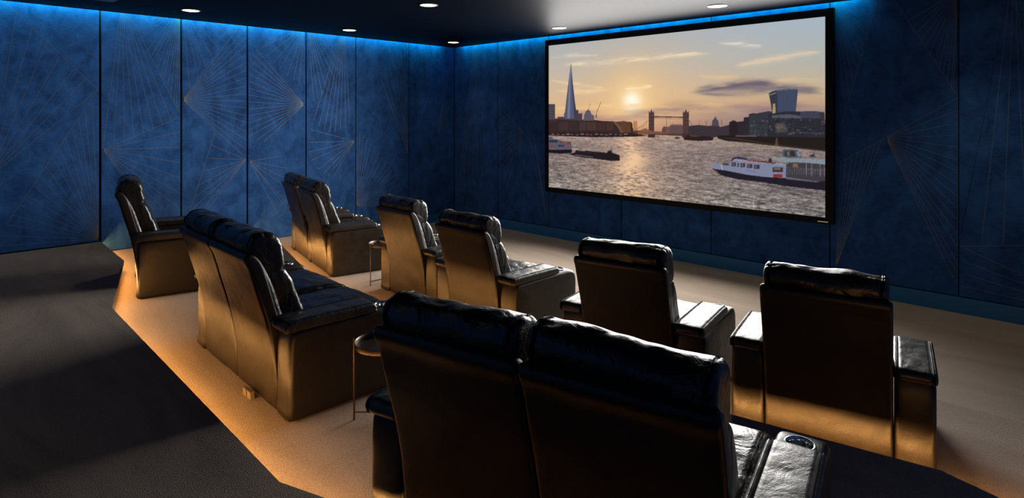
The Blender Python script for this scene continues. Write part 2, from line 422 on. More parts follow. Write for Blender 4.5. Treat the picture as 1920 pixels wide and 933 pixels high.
DL = [(0.96, -5.17, 'round downlight farthest left in the ceiling, over the rear left recliner', 60),
      (0.83, -2.845, 'round ceiling downlight close to the left wall, second from the left', 60),
      (3.41, -3.31, 'round downlight in the ceiling at the top middle of the picture', 8),
      (0.784, -0.693, 'smallest looking round downlight, in the ceiling at the corner of the two blue walls', 24),
      (3.32, -0.751, 'round downlight in the ceiling above the left end of the projection screen', 30),
      (5.87, -0.827, 'round downlight in the ceiling above the right half of the projection screen', 30)]
for x, y, lab, pw in DL: downlight(x, y, lab, pw)
# more lamps of this kind, added out of view to brighten the rear aisle
for x, y, pw in ((2.4, -8.1, 20), (5.4, -8.3, 20)): downlight(x, y, 'added unseen downlight in the ceiling over the rear aisle', pw)

downlight(8.41, -0.85, 'added unseen downlight in the ceiling beyond the right end of the projection screen', 60)  # unseen lamp guessed from the row's spacing, added to brighten the right side
# dark square ceiling speaker, only its corner shows
bm = bmesh.new(); add_box(bm, 0.95, 1.65, -6.7, -6.0, CEIL-0.012, CEIL-0.0004, bevel=0.004)
tag(link('ceiling_speaker_grille', bm, M_TRIM), 'dark flat square grille on the ceiling at the upper left, beside the left wall', 'speaker')

# ------------------------------------------------------------------ projection screen
FY = -0.062; PY = -0.046
def onplane(x, z, y):      # a point measured on the wall plane, moved to a plane standing proud of it
    k = (7.783+y)/7.783
    return 9.144-(9.144-x)*k, 2.08-(2.08-z)*k
fx0, fz0 = onplane(2.390, 0.766, FY); fx1, fz1 = onplane(6.927, 3.355, FY)
ix0, iz0 = onplane(2.474, 0.848, PY); ix1, iz1 = onplane(6.839, 3.258, PY)
scr = tag(empty('projection_screen', ((fx0+fx1)/2, 0, (fz0+fz1)/2)), 'large projection screen in a black frame showing a city river at sunset', 'screen')
def rel(bm):
    for v in bm.verts: v.co -= scr.location
    return bm
bm = bmesh.new()
add_box(bm, fx0, ix0, FY, -0.001, fz0, fz1, bevel=0.003); add_box(bm, ix1, fx1, FY, -0.001, fz0, fz1, bevel=0.003)
add_box(bm, ix0+0.0005, ix1-0.0005, FY, -0.001, iz1, fz1, bevel=0.003); add_box(bm, ix0+0.0005, ix1-0.0005, FY, -0.001, fz0, iz0, bevel=0.003)
link('frame', rel(bm), M_FRAME, scr)
bm = bmesh.new(); add_box(bm, 6.77, 6.885, FY-0.003, FY, fz0+0.022, fz0+0.034)
bd = link('name_badge', rel(bm), M_BADGE, scr); bd['label'] = 'tiny silver strip at the lower right corner of the frame'

# the picture on the screen, drawn here as numbers and stored as vertex colours of a fine grid
GW, GH = 600, 336
SS = 2
W2, H2 = GW*SS, GH*SS
CAMX, CAMY, CAMZ, FPX = 9.144, -7.783, 2.08, 1124.0
def S(u, v):
    """photograph pixel on the screen -> picture coordinates 0..1 (from the left, from the top)"""
    a = (u-960)/FPX
    dx, dy = -.696+.718*a, .718+.696*a
    t = (PY-CAMY)/dy
    x = CAMX+dx*t; z = CAMZ-(v-215)/FPX*t
    return (x-ix0)/(ix1-ix0), (iz1-z)/(iz1-iz0)
yy, xx = np.mgrid[0:H2, 0:W2]
UX = (xx+0.5)/W2; UY = (yy+0.5)/H2
rng = np.random.default_rng(7)
def vnoise(sx, sy, octv=4, seed=0):
    r = np.random.default_rng(seed); out = np.zeros((H2, W2)); amp = 1; tot = 0
    for o in range(octv):
        gx, gy = int(sx*2**o)+2, int(sy*2**o)+2
        g = r.random((gy+1, gx+1))
        px = UX*(gx-1); py = UY*(gy-1); ix = px.astype(int); iy = py.astype(int)
        fx = px-ix; fy = py-iy; fx = fx*fx*(3-2*fx); fy = fy*fy*(3-2*fy)
        out += amp*((g[iy, ix]*(1-fx)+g[iy, ix+1]*fx)*(1-fy)+(g[iy+1, ix]*(1-fx)+g[iy+1, ix+1]*fx)*fy)
        tot += amp; amp *= 0.55
    return out/tot
def rgb(r, g, b): return np.array([r, g, b], float)/255
hz = S(1240, 252)[1]                      # far shore line
sun = S(1185, 190)
# sky
st = np.clip(UY/hz, 0, 1)[..., None]
def grad(t, stops):
    out = np.zeros(t.shape[:2]+(3,))
    for (p0, c0), (p1, c1) in zip(stops[:-1], stops[1:]):
        m = ((t >= p0) & (t <= p1))[..., 0]
        f = ((t-p0)/(p1-p0))
        out = np.where(m[..., None], c0*(1-f)+c1*f, out)
    return out
warm = grad(st, [(0, rgb(176,178,180)), (.3, rgb(194,182,168)), (.55, rgb(212,184,152)), (.78, rgb(222,180,134)), (.88, rgb(190,146,124)), (1.001, rgb(160,116,104))])
cool = grad(st, [(0, rgb(166,181,194)), (.35, rgb(178,178,172)), (.6, rgb(200,176,144)), (.72, rgb(190,158,132)), (.80, rgb(142,128,132)), (1.001, rgb(112,98,108))])
k = np.clip((UX-0.42)/0.6, 0, 1)[..., None]; k = k*k*(3-2*k)
img = warm*(1-k)+cool*k
d = np.sqrt(((UX-sun[0])*1.75)**2+(UY-sun[1])**2)
def glow(c, r, a, p=2.0):
    global img
    f = (a*np.exp(-(d/r)**p))[..., None]
    img = img*(1-f)+np.array(c)*f
glow((0.93,0.75,0.52), 0.30, 0.55); glow((1.0,0.85,0.60), 0.14, 0.75); glow((1.0,0.98,0.90), 0.064, 1.0, 2.4)
# streaky clouds
def streak(pts, wd, col, a, seed, sc=(14, 60)):
    """soft brush stroke along photo-pixel points"""
    global img
    q = [S(*p) for p in pts]; xs = [p[0] for p in q]; ys = [p[1] for p in q]
    cy = np.interp(UX, xs, ys)
    t = np.clip((UX-xs[0])/(xs[-1]-xs[0]), 0, 1)
    n = vnoise(sc[0], sc[1], 4, seed)
    prof = np.exp(-((UY-cy+(n-.5)*wd*1.2)/(wd*(0.25+np.sin(t*PI)**.7)))**2)
    m = ((UX > xs[0]) & (UX < xs[-1]))*np.clip(np.sin(t*PI)*3, 0, 1)
    f = (a*prof*m*np.clip(n*2.4-.55, 0, 1))[..., None]
    img = img*(1-f)+np.array(col)/255.0*f
streak([(1050,122),(1100,120),(1180,112),(1260,104),(1340,100)], .016, (244,220,182), .9, 1)
streak([(1029,108),(1080,104),(1130,104)], .010, (226,212,190), .7, 2)
streak([(1029,150),(1090,160),(1140,166)], .012, (240,208,160), .8, 3)
streak([(1040,170),(1100,172),(1150,166)], .014, (246,214,160), .8, 4)
streak([(1170,168),(1200,163),(1225,162)], .012, (255,228,176), .9, 5)
streak([(1345,80),(1390,84),(1432,88)], .012, (222,212,196), .95, 6)
streak([(1375,125),(1450,112),(1546,96)], .016, (220,200,172), .9, 7)
streak([(1300,142),(1400,150),(1546,150)], .016, (224,192,150), .8, 8)
streak([(1030,205),(1100,200),(1330,196),(1400,200)], .014, (248,206,140), .6, 9)
streak([(1288,172),(1330,168),(1380,163),(1440,158),(1500,168),(1548,168)], .024, (118,106,116), 1.1, 10, (8, 30))
streak([(1300,174),(1345,176),(1400,172),(1470,166),(1548,176)], .016, (112,102,114), 1.0, 11, (8, 30))
streak([(1060,212),(1150,222),(1260,206),(1400,208),(1548,198)], .030, (140,110,120), .7, 12, (6, 20))
# river
wm = UY > hz-0.004
wt = np.clip((UY-hz)/(1-hz), 0, 1)[..., None]
wat = grad(wt, [(0, rgb(172,150,136)), (.25, rgb(136,120,116)), (.6, rgb(128,116,112)), (1.001, rgb(128,122,118))])
kk = np.clip((UX-0.5)/0.5, 0, 1)[..., None]
wat = wat*(1-kk*.28)+rgb(92,88,96)*kk*.28
n1 = vnoise(70, 190, 3, 21); n2 = vnoise(22, 110, 4, 22); n3 = vnoise(240, 300, 2, 23)
wav = ((n1-.5)*.75+(n2-.5)*.55+(n3-.5)*.55)*(0.45+0.9*wt[..., 0])
wat = wat*(1+wav[..., None]*1.05)
gx = (UX-sun[0]+0.01*np.sin(UY*40))/(0.030+0.075*wt[..., 0])
gl = np.exp(-gx**2)*np.clip(.25+2.2*(n1-.38)+0.9*np.exp(-((wt[..., 0]-.45)/.14)**2), 0, 1)
wat = wat*(1-gl[..., None]*.85)+rgb(255,214,168)*gl[..., None]*.85
gl2 = np.exp(-(gx/2.6)**2)*.22
wat = wat*(1-gl2[..., None])+rgb(236,176,136)*gl2[..., None]
img = np.where(wm[..., None], wat, img)

def poly(pts, col, a=1.0, raw=False):
    """filled polygon, corner points in photo pixels"""
    global img
    q = [p if raw else S(*p) for p in pts]
    X = [p[0]*W2 for p in q]; Y = [p[1]*H2 for p in q]
    x0, x1 = max(0, int(min(X))-1), min(W2, int(max(X))+2); y0, y1 = max(0, int(min(Y))-1), min(H2, int(max(Y))+2)
    if x1 <= x0 or y1 <= y0: return
    gy, gx_ = np.mgrid[y0:y1, x0:x1]; gx_ = gx_+.5; gy = gy+.5
    ins = np.zeros(gx_.shape, bool); n = len(X)
    for i in range(n):
        xa, ya, xb, yb = X[i], Y[i], X[(i+1) % n], Y[(i+1) % n]
        if ya == yb: continue
        c = ((ya > gy) != (yb > gy)) & (gx_ < (xb-xa)*(gy-ya)/(yb-ya)+xa)
        ins ^= c
    f = (ins*a)[..., None]
    img[y0:y1, x0:x1] = img[y0:y1, x0:x1]*(1-f)+np.array(col)/255.0*f
def line(a, b, wd, col, al=1.0):
    (xa, ya), (xb, yb) = S(*a), S(*b)
    X0, Y0, X1, Y1 = xa*W2, ya*H2, xb*W2, yb*H2
    L = math.hypot(X1-X0, Y1-Y0) or 1; nx, ny = -(Y1-Y0)/L*wd/2, (X1-X0)/L*wd/2
    poly([((X0+nx)/W2, (Y0+ny)/H2), ((X1+nx)/W2, (Y1+ny)/H2), ((X1-nx)/W2, (Y1-ny)/H2), ((X0-nx)/W2, (Y0-ny)/H2)], col, al, True)
def rect(x0, y0, x1, y1, col, a=1.0): poly([(x0,y0),(x1,y0),(x1,y1),(x0,y1)], col, a)

# far bank, left
poly([(1029,223),(1045,222),(1070,224),(1110,224),(1140,228),(1180,230),(1190,245),(1190,256),(1029,254)], (62,46,46))
poly([(1029,195),(1041,195),(1041,224),(1029,224)], (74,70,80))
for i in range(5): line((1030,199+i*5), (1041,199+i*5), 1.2, (60,56,66))
poly([(1046,219),(1058,219),(1058,212),(1080,212),(1080,206),(1085,206),(1085,213),(1092,212),(1092,226),(1046,226)], (74,62,68))
# glass spire
poly([(1058,222),(1062,188),(1067,146),(1070,121),(1071.5,121),(1074,152),(1078,190),(1083,222)], (84,86,110))
poly([(1067.2,146),(1070,121),(1070.6,121),(1070.2,150),(1069,222),(1064,222)], (120,124,146), .8)
poly([(1073,146),(1078,190),(1083,222),(1077,222),(1074,180)], (58,58,78), .9)
line((1070.9,122), (1070.6,146), 1.6, (206,176,150), .8)
# dome, cranes
poly([(1094,225),(1096,214),(1099,208),(1103,205),(1107,208),(1109,214),(1114,217),(1114,226),(1092,226)], (92,86,98))
line((1103,205), (1107,194), 1.3, (70,56,56)); line((1117,220), (1120,206), 1.8, (66,52,52)); line((1119,210), (1127,191), 1.8, (66,52,50)); line((1118,214), (1119,222), 2.6, (60,48,48))
# left bank buildings
poly([(1029,230),(1046,226),(1046,224),(1090,226),(1115,226),(1140,227),(1158,228),(1183,228),(1186,232),(1186,249),(1029,250)], (54,40,40))
for i, (a, b, c) in enumerate([(1048,1066,(66,52,54)),(1068,1084,(58,46,48)),(1087,1098,(72,60,62)),(1100,1118,(80,58,50)),(1120,1134,(70,50,44)),(1136,1150,(74,52,44))]):
    rect(a, 228+i*.3, b, 244, c, .8)
    for j in range(int((b-a)/4)): line((a+2+j*4, 229), (a+2+j*4, 243), 1.4, (40,30,32), .8)
poly([(1150,229),(1156,228),(1164,238),(1168,249),(1164,249),(1158,238)], (120,88,68), .8)
poly([(1158,228),(1170,226.5),(1183,229.5),(1183,248),(1168,249),(1163,236)], (92,62,44))
rect(1187, 227, 1195, 246, (176,118,78), .85)
poly([(1029,248),(1110,248),(1190,250),(1216,254),(1190,256),(1120,257),(1029,254)], (44,32,34))
for i in range(16): rect(1035+i*9, 250+(i % 3)*.6, 1039+i*9+(i % 4), 252.4+(i % 3)*.6, (112,92,90) if i % 3 else (150,130,130), .7)
# bridge
poly([(1190,244),(1222,246),(1284,248),(1330,252),(1330,258),(1284,255),(1190,251)], (84,58,52))
for sgn, tx, ty in ((1, 1221.5, 246), (1, 1286, 246)):
    w_ = 5.2 if tx < 1250 else 5.6; s_ = 0 if tx < 1250 else 0
    poly([(tx-w_,256.5),(tx-w_,211),(tx-w_*.9,207),(tx-w_*.7,211),(tx-w_*.4,210),(tx,204.5),(tx+w_*.4,210),(tx+w_*.7,211),(tx+w_*.9,207),(tx+w_,211),(tx+w_,256.5)], (78,56,54))
    line((tx-w_*.85,209), (tx-w_*.85,213), 1.5, (70,50,50)); line((tx+w_*.85,209), (tx+w_*.85,213), 1.5, (70,50,50))
    for q_ in range(4): line((tx-2.5, 216+q_*7), (tx+2.5, 216+q_*7), 2.0, (116,84,72), .6)
    rect(tx-w_-1.5, 250, tx+w_+1.5, 257.5, (66,48,48))
line((1226,218.6), (1281,219.8), 4.5, (74,56,60)); line((1226,221.6), (1281,222.8), 1.2, (104,84,84))
line((1217,224), (1205,236), 2.4, (146,116,98)); line((1205,236), (1188,243), 2.2, (150,118,98)); 
for i in range(6): line((1192+i*4, 241-i*1.7-(i*i)*.25), (1192+i*4, 247), 1.0, (120,88,76), .8)
line((1290,223), (1300,236), 2.4, (112,100,106)); line((1300,236), (1316,244), 2.2, (112,100,106))
rect(1246, 237, 1256, 249, (112,80,74)); line((1249.5,221), (1249.5,240), 2.6, (118,92,90)); poly([(1240,249),(1242,240),(1245,236),(1248,241),(1248,249)], (96,66,62))
rect(1256, 234.5, 1280, 250, (98,74,74)); rect(1258, 233, 1278, 236, (110,88,90))
line((1260,228), (1262,234), 1.0, (130,96,90))
poly([(1196,246),(1210,240),(1216,243),(1226,246),(1236,246),(1258,250),(1196,252)], (128,84,62), .9)
# right bank
poly([(1291,236),(1310,234),(1328,236),(1345,234),(1350,238),(1370,233),(1386,230),(1400,224),(1420,221),(1440,209),(1545,210),(1548,262),(1430,256),(1350,256),(1330,258),(1291,252)], (58,50,56))
poly([(1334,236),(1335.5,226),(1338,223.5),(1341,218),(1344,223.5),(1346.5,226),(1348,236)], (78,70,82)); line((1341,217), (1341,224), 1.2, (78,70,82))
line((1353,224), (1353,234), 1.8, (80,70,80)); line((1312,224), (1310,236), 1.0, (110,70,80)); line((1322,226), (1325,236), 1.0, (110,70,80)); line((1327,225), (1323,236), 1.0, (110,70,80))
poly([(1367,256),(1367,229),(1375,225),(1383,229),(1383,256)], (40,32,36))
poly([(1383,256),(1383,228),(1394,227),(1394,220),(1404,219),(1404,214),(1412,212),(1420,213),(1430,212),(1430,258)], (44,40,46))
poly([(1404,220),(1406,216),(1420,212),(1442,208),(1445,256),(1404,254)], (52,54,62))
# tall flared tower
poly([(1441,175),(1447,171.5),(1458,168.5),(1480,166.5),(1493,167),(1495.5,169),(1494,186),(1491,214),(1448,214),(1445,196)], (62,70,92))
poly([(1441,175),(1455,169.5),(1457,180),(1458,214),(1448,214),(1444,190)], (52,54,68))
poly([(1442,177),(1455,173),(1455,175),(1443,179)], (150,140,120), .7)
poly([(1449,194),(1453,194),(1454,213),(1448,213)], (206,170,110), .8)
for i in range(9): line((1459+i*4, 169-i*.25), (1459+i*3.7, 213), 1.0, (84,94,118), .6)
line((1456,170), (1494,167), 1.6, (112,122,146), .8)
poly([(1440,214),(1470,209),(1535,209),(1540,232),(1548,232),(1548,262),(1440,262)], (44,44,54))
poly([(1500,209),(1513,208),(1535,208.5),(1538,222),(1500,221)], (62,64,80))
poly([(1447,216),(1478,214),(1500,217),(1503,222),(1447,221)], (96,98,112), .7)
r2 = random.Random(3)
for i in range(120):
    x_ = r2.uniform(1402, 1546); y_ = r2.uniform(219, 252)
    if y_ < 224 and x_ < 1430: continue
    w_ = r2.uniform(1.5, 5); h_ = r2.uniform(1, 3)
    c_ = r2.choice([(82,84,96),(30,28,34),(98,96,100),(66,62,60),(34,34,40),(54,60,70)])
    rect(x_, y_, x_+w_, y_+h_, c_, .7)
for i in range(18): rect(1451+r2.uniform(0,24), 228+r2.uniform(0,20), 1453+r2.uniform(0,24), 230+r2.uniform(0,20), (120,108,90), .14)
for (a, b, c) in ((1420,1444,(60,56,62)),(1478,1484,(30,28,32)),(1488,1512,(40,38,46)),(1514,1540,(46,40,44))):
    for j in range(4): line((a, 228+j*6), (b, 228.6+j*6.3), 1.4, c, .9)
line((1440,233), (1440,252), 1.6, (28,26,30)); line((1487,228), (1487,254), 1.6, (86,84,92), .6); line((1484,247), (1546,251), 1.3, (104,104,112), .7)
# quay wall and dark shore on the right
poly([(1345,254),(1380,253),(1420,256),(1470,256),(1548,258),(1548,282),(1500,278),(1450,273),(1400,267),(1362,264),(1345,259)], (36,30,28))
poly([(1345,258),(1380,262),(1420,268),(1460,274),(1548,284),(1548,281),(1440,268),(1380,258)], (58,44,36), .9)
poly([(1379,253.5),(1418,253.5),(1418,256),(1379,256)], (100,92,96), .8)
poly([(1452,273),(1455,258),(1457,258),(1459,273)], (96,78,54), .8)
# moored boats mid river
poly([(1281,258),(1286,256),(1290,252),(1296,256),(1310,256),(1318,254),(1330,256),(1338,258),(1336,263),(1310,264),(1283,262)], (44,32,34))
poly([(1264,258),(1270,255.5),(1275,258),(1274,260),(1266,260)], (78,62,66)); rect(1232, 256.5, 1236, 257.6, (80,60,56))
# passenger boat at the left edge
poly([(1029,280),(1073,280),(1072,286.5),(1050,288),(1029,286)], (30,24,30))
poly([(1029,256),(1036,256),(1037,260),(1048,262),(1058,265),(1071,265),(1072,280),(1029,279)], (88,88,108))
rect(1030, 262, 1046, 267, (56,50,64)); rect(1050, 265.5, 1058, 268, (110,60,50)); rect(1064, 265, 1070, 270, (120,60,48)); rect(1060, 270, 1065, 274, (150,64,56))
rect(1031, 271, 1041, 275, (120,72,52)); rect(1047, 271, 1058, 275, (60,54,70)); line((1033,256), (1033,250), 1.4, (90,90,104))
# barge
poly([(1065,288.5),(1078,286),(1080,281),(1095,283),(1100,282),(1112,284),(1130,285),(1138,286),(1141,282),(1147,281),(1148,286),(1158,289),(1162,291),(1162,301),(1146,301),(1120,298),(1090,294)], (34,28,32))
line((1079,289.6), (1112,294.4), 3.6, (96,90,100)); line((1080,283), (1110,286), 1.4, (74,62,68)); line((1146,275), (1145,284), 1.0, (50,44,48)); line((1138,283.5), (1150,281.5), 1.4, (86,82,88))
# river bus
poly([(1335,314),(1340,320),(1352,328),(1380,335),(1430,341),(1470,348),(1548,357),(1548,338),(1480,333),(1470,332),(1400,325),(1345,315)], (34,30,40))
poly([(1335,311),(1337,305),(1350,307),(1354,309),(1363,309),(1369,303),(1373,297),(1400,299),(1440,303),(1473,307),(1473,333.5),(1432,331),(1400,327),(1360,319),(1338,316)], (124,128,154))
poly([(1369,303),(1373,296),(1384,293),(1400,296),(1402,299),(1380,297)], (48,46,66)); line((1375,299), (1473,309), 1.6, (184,170,170)); poly([(1392,299),(1430,301),(1456,305),(1452,307),(1400,301)], (100,52,54), .9)
for a, b, y_ in ((1371.5,1379.5,304),(1382.5,1385.5,305),(1388,1397,305.5),(1400.5,1410,307),(1413.5,1424,308.5)):
    rect(a, y_, b, y_+7.5, (58,52,58)); rect(a+2, y_+1.5, a+5, y_+6, (150,140,130), .5)
rect(1448, 313, 1467.5, 322, (50,46,48)); rect(1451, 314, 1463, 318, (150,130,96), .6); rect(1449.5, 326, 1466.5, 332.5, (124,44,42))
for i in range(7): line((1446+i*.2, 311.5+i*3), (1473, 313.8+i*3), .8, (120,124,150), .5)
line((1352,306), (1354,318), 1.6, (206,206,220)); line((1398,318.5), (1419,322.3), 2.2, (86,98,150), .8)
poly([(1355,305),(1366,306),(1367,310),(1356,309)], (70,62,66)); line((1337,318), (1346,322), 3, (170,96,70), .7)
# pier with canopy
poly([(1473,333),(1474,308),(1480,304),(1548,306),(1548,338),(1535,340),(1500,336)], (62,58,66))
poly([(1440,297.5),(1467,294.5),(1478,296),(1548,298),(1548,308),(1500,303.5),(1468,303)], (130,142,150))
for i in range(7): line((1466+i*12.5, 303), (1476+i*12.5, 296.5), 1.1, (96,104,116), .8)
poly([(1467,280),(1472,279.5),(1496,281),(1503,294),(1478,296),(1467,293)], (78,84,104)); poly([(1471,283),(1489,282),(1491,293),(1471,292)], (50,46,44)); poly([(1474,284),(1480,283),(1481,291),(1475,291)], (140,124,96), .6); poly([(1493,284),(1497,284),(1501,292),(1496,293)], (140,150,168), .8)
poly([(1516,293),(1519,290),(1524,289),(1525,285.5),(1527,286),(1526,290),(1529,294)], (50,50,64))
for i in range(17): line((1476+i*4.3, 315), (1476+i*4.3+.6, 327), 1.4, (124,128,142), .65)
line((1474,313), (1548,319), 1.5, (116,84,66), .9); poly([(1486,306),(1494,306),(1497,313),(1486,313)], (146,112,76), .7)
for x_ in (1511, 1521, 1537, 1545): line((x_,305), (x_+.5,330), 1.8, (136,140,150), .8)
poly([(1473,331),(1500,335),(1536,340),(1530,341),(1500,338),(1473,335)], (110,112,126), .8); poly([(1440,304),(1441,297),(1444,296),(1447,298),(1447,304)], (50,48,56))
# soft dark reflection beneath the boats
for i in range(14):
    yb = 336+i*1.2
    line((1365+i*8, yb+1), (1548, yb+22), 2.2, (70,64,72), .16)
img = np.clip(img, 0, 1)
img = img.reshape(GH, SS, GW, SS, 3).mean(axis=(1, 3))
lin = np.where(img <= 0.04045, img/12.92, ((img+0.055)/1.055)**2.4)
# grid mesh, one quad per picture point, colour per face corner region (vertex colours)
xs = np.linspace(ix0, ix1, GW); zs = np.linspace(iz1, iz0, GH)
XX, ZZ = np.meshgrid(xs, zs)
co = np.stack([XX, np.full_like(XX, PY), ZZ], -1).reshape(-1, 3) - np.array(scr.location)
idx = np.arange(GW*GH).reshape(GH, GW)
quads = np.stack([idx[1:, :-1], idx[1:, 1:], idx[:-1, 1:], idx[:-1, :-1]], -1).reshape(-1, 4)
me = bpy.data.meshes.new('picture')
me.vertices.add(len(co)); me.vertices.foreach_set('co', co.astype(np.float32).ravel())
me.loops.add(quads.size); me.loops.foreach_set('vertex_index', quads.astype(np.int32).ravel())
me.polygons.add(len(quads)); me.polygons.foreach_set('loop_start', np.arange(0, quads.size, 4, dtype=np.int32))
me.update(calc_edges=True)
ca = me.color_attributes.new('picture_colour', 'FLOAT_COLOR', 'POINT')
ca.data.foreach_set('color', np.concatenate([lin.reshape(-1, 3), np.ones((GW*GH, 1))], 1).astype(np.float32).ravel())
m = bpy.data.materials.new('screen_picture'); m.use_nodes = True
nt = m.node_tree; nt.nodes.clear()
at = nt.nodes.new('ShaderNodeAttribute'); at.attribute_name = 'picture_colour'
em = nt.nodes.new('ShaderNodeEmission'); em.inputs[1].default_value = 1.0
ou = nt.nodes.new('ShaderNodeOutputMaterial')
nt.links.new(at.outputs['Color'], em.inputs[0]); nt.links.new(em.outputs[0], ou.inputs[0])
m.cycles.emission_sampling = 'NONE'
me.materials.append(m)
po = bpy.data.objects.new('picture', me); COL.objects.link(po); po.parent = scr
po['label'] = 'glowing picture of a river city at sunset with a bridge and boats'
# the light the bright screen throws into the room
area_light('screen_light', ((ix0+ix1)/2, PY-0.03, (iz0+iz1)/2), (0, -1, 0), ix1-ix0-0.1, iz1-iz0-0.1, (1.0, 0.96, 0.92), 430)

bpy.data.objects['screen_light'].data.spread = R(140)

# ------------------------------------------------------------------ recliners
def smooth_loop(pts, n):
    """closed Catmull-Rom through pts, resampled evenly to n points"""
    P = [Vector((p[0], p[1], 0)) for p in pts]; m = len(P); dense = []
    for i in range(m):
        a, b, c, d = P[i-1], P[i], P[(i+1) % m], P[(i+2) % m]
        for k in range(12):
            t = k/12
            q = 0.5*((2*b) + (c-a)*t + (2*a-5*b+4*c-d)*t*t + (3*b-a-3*c+d)*t**3)
            # damp overshoot: blend with straight
            q = q*0.75 + (b*(1-t)+c*t)*0.25
            dense.append(q)
    L = [0.0]
    for i in range(len(dense)): L.append(L[-1] + (dense[(i+1) % len(dense)]-dense[i]).length)
    out = []; j = 0
    for k in range(n):
        s = L[-1]*k/n
        while L[j+1] < s: j += 1
        f = (s-L[j])/max(L[j+1]-L[j], 1e-9)
        q = dense[j].lerp(dense[(j+1) % len(dense)], f)
        out.append((q.x, q.y))
    return out

def loft(bm, prof, half, nprof=64, nx=28, endr=0.03, seam=0.0, amp=0.0, nscale=6.0, fold=0.0, seed=0.0, x0=0.0, bulge=0.0, mi=0):
    """cushion swept along x: closed (y,z) outline with rounded ends, a raised seam near each end and soft wrinkles"""
    pts = smooth_loop(prof, nprof)
    m = len(pts)
    area = sum(pts[i][0]*pts[(i+1) % m][1]-pts[(i+1) % m][0]*pts[i][1] for i in range(m))
    sg = 1 if area > 0 else -1
    nor = []
    for i in range(m):
        tx, tz = pts[(i+1) % m][0]-pts[i-1][0], pts[(i+1) % m][1]-pts[i-1][1]
        l = math.hypot(tx, tz) or 1
        nor.append((tz/l*sg, -tx/l*sg))
    xs = [-half + endr*(1-math.cos(PI/2*k/5)) for k in range(5)]
    if seam:
        xs += [-half+endr, -half+seam-0.010, -half+seam-0.004, -half+seam, -half+seam+0.004, -half+seam+0.010]
        first = -half+seam+0.022
    else:
        first = -half+endr
    xs += [first + (0-first)*k/(nx//2) for k in range(0 if first not in xs else 1, nx//2)]
    xs = sorted(set(round(x, 5) for x in xs)); xs = xs + [0.0] + [-x for x in xs[::-1]]
    rings = []
    for x in xs:
        de = half-abs(x)
        off = 0.0
        if de < endr: off = endr*(1-math.sqrt(max(0, 1-((endr-de)/endr)**2)))
        if seam:
            d = abs(de-seam)
            if d < 0.002: off -= 0.0045
            elif d < 0.007: off += 0.0055
        off -= bulge*(1-(x/half)**2)
        ring = []
        for i in range(m):
            o = off
            if amp:
                v = Vector(((x+x0)*nscale+seed*7.3, pts[i][0]*nscale*1.2, pts[i][1]*nscale*1.2))
                o -= amp*min(1.0, 0.25+de/0.10)*(noise.noise(v) + 0.5*noise.noise(v*2.3))
            if fold and de < 0.16:
                o += fold*math.exp(-((de-seam)/0.05)**2)*max(0.0, noise.noise(Vector((i/m*26.0, seed*5.1, (1 if x > 0 else -1)*3.3))))*1.6
            ring.append(bm.verts.new((x+x0, pts[i][0]-nor[i][0]*o, pts[i][1]-nor[i][1]*o)))
        rings.append(ring)
    for a, b in zip(rings[:-1], rings[1:]):
        for i in range(m):
            bm.faces.new((a[i], a[(i+1) % m], b[(i+1) % m], b[i])).material_index = mi
    for r, fl in ((rings[0], True), (rings[-1], False)):
        c = Vector((0, 0, 0))
        for v in r: c += v.co
        c /= m
        inner = [bm.verts.new(v.co.lerp(c, 0.45)) for v in r]
        cv = bm.verts.new(c)
        for i in range(m):
            j = (i+1) % m
            bm.faces.new((r[i], r[j], inner[j], inner[i])).material_index = mi
            bm.faces.new((inner[i], inner[j], cv)).material_index = mi

SHELL = [(0.0,0.018),(-0.008,0.20),(-0.028,0.38),(-0.065,0.55),(-0.115,0.72),(-0.155,0.86),(-0.186,0.925),(-0.176,0.958),(-0.130,0.955),
         (-0.085,0.90),(-0.045,0.78),(0.0,0.62),(0.045,0.48),(0.075,0.30),(0.085,0.15),(0.085,0.018),(0.04,0.014)]
BOLST = [(-0.150,0.915),(-0.120,0.945),(-0.075,0.90),(-0.02,0.78),(0.03,0.62),(0.07,0.50),(0.05,0.44),(0.0,0.46),(-0.05,0.58),(-0.10,0.73),(-0.14,0.85)]
HEAD = [(-0.118,0.895),(-0.150,0.950),(-0.162,1.005),(-0.135,1.052),(-0.075,1.070),(-0.010,1.056),(0.036,1.010),(0.052,0.940),(0.058,0.875),(0.035,0.828),(-0.03,0.815),(-0.10,0.83)]
LUMB = [(-0.06,0.835),(0.01,0.850),(0.062,0.832),(0.105,0.760),(0.150,0.64),(0.195,0.52),(0.185,0.44),(0.12,0.42),(0.06,0.45),(0.03,0.55),(-0.01,0.67),(-0.05,0.77)]
ARM = [(0.0,0.012),(-0.003,0.10),(-0.003,0.30),(0.0,0.44),(0.012,0.505),(0.05,0.517),(0.30,0.519),(0.55,0.519),(0.70,0.517),(0.765,0.500),(0.797,0.455),(0.804,0.38),(0.800,0.20),(0.795,0.06),(0.79,0.012),(0.60,0.010),(0.20,0.010)]
PAD = [(-0.030,0.530),(-0.034,0.550),(-0.015,0.574),(0.04,0.581),(0.25,0.580),(0.45,0.578),(0.535,0.574),(0.560,0.555),(0.560,0.532),(0.545,0.520),(0.30,0.519),(0.05,0.518),(-0.015,0.518)]
SEAT = [(0.10,0.27),(0.10,0.42),(0.16,0.470),(0.34,0.480),(0.55,0.487),(0.72,0.482),(0.80,0.455),(0.835,0.40),(0.835,0.33),(0.80,0.28),(0.50,0.26)]
FOOT = [(0.765,0.275),(0.80,0.285),(0.832,0.26),(0.842,0.18),(0.838,0.09),(0.815,0.055),(0.77,0.06),(0.755,0.16)]
BASE = [(0.09,0.03),(0.09,0.24),(0.12,0.268),(0.45,0.268),(0.74,0.262),(0.752,0.20),(0.752,0.06),(0.74,0.03),(0.45,0.028)]

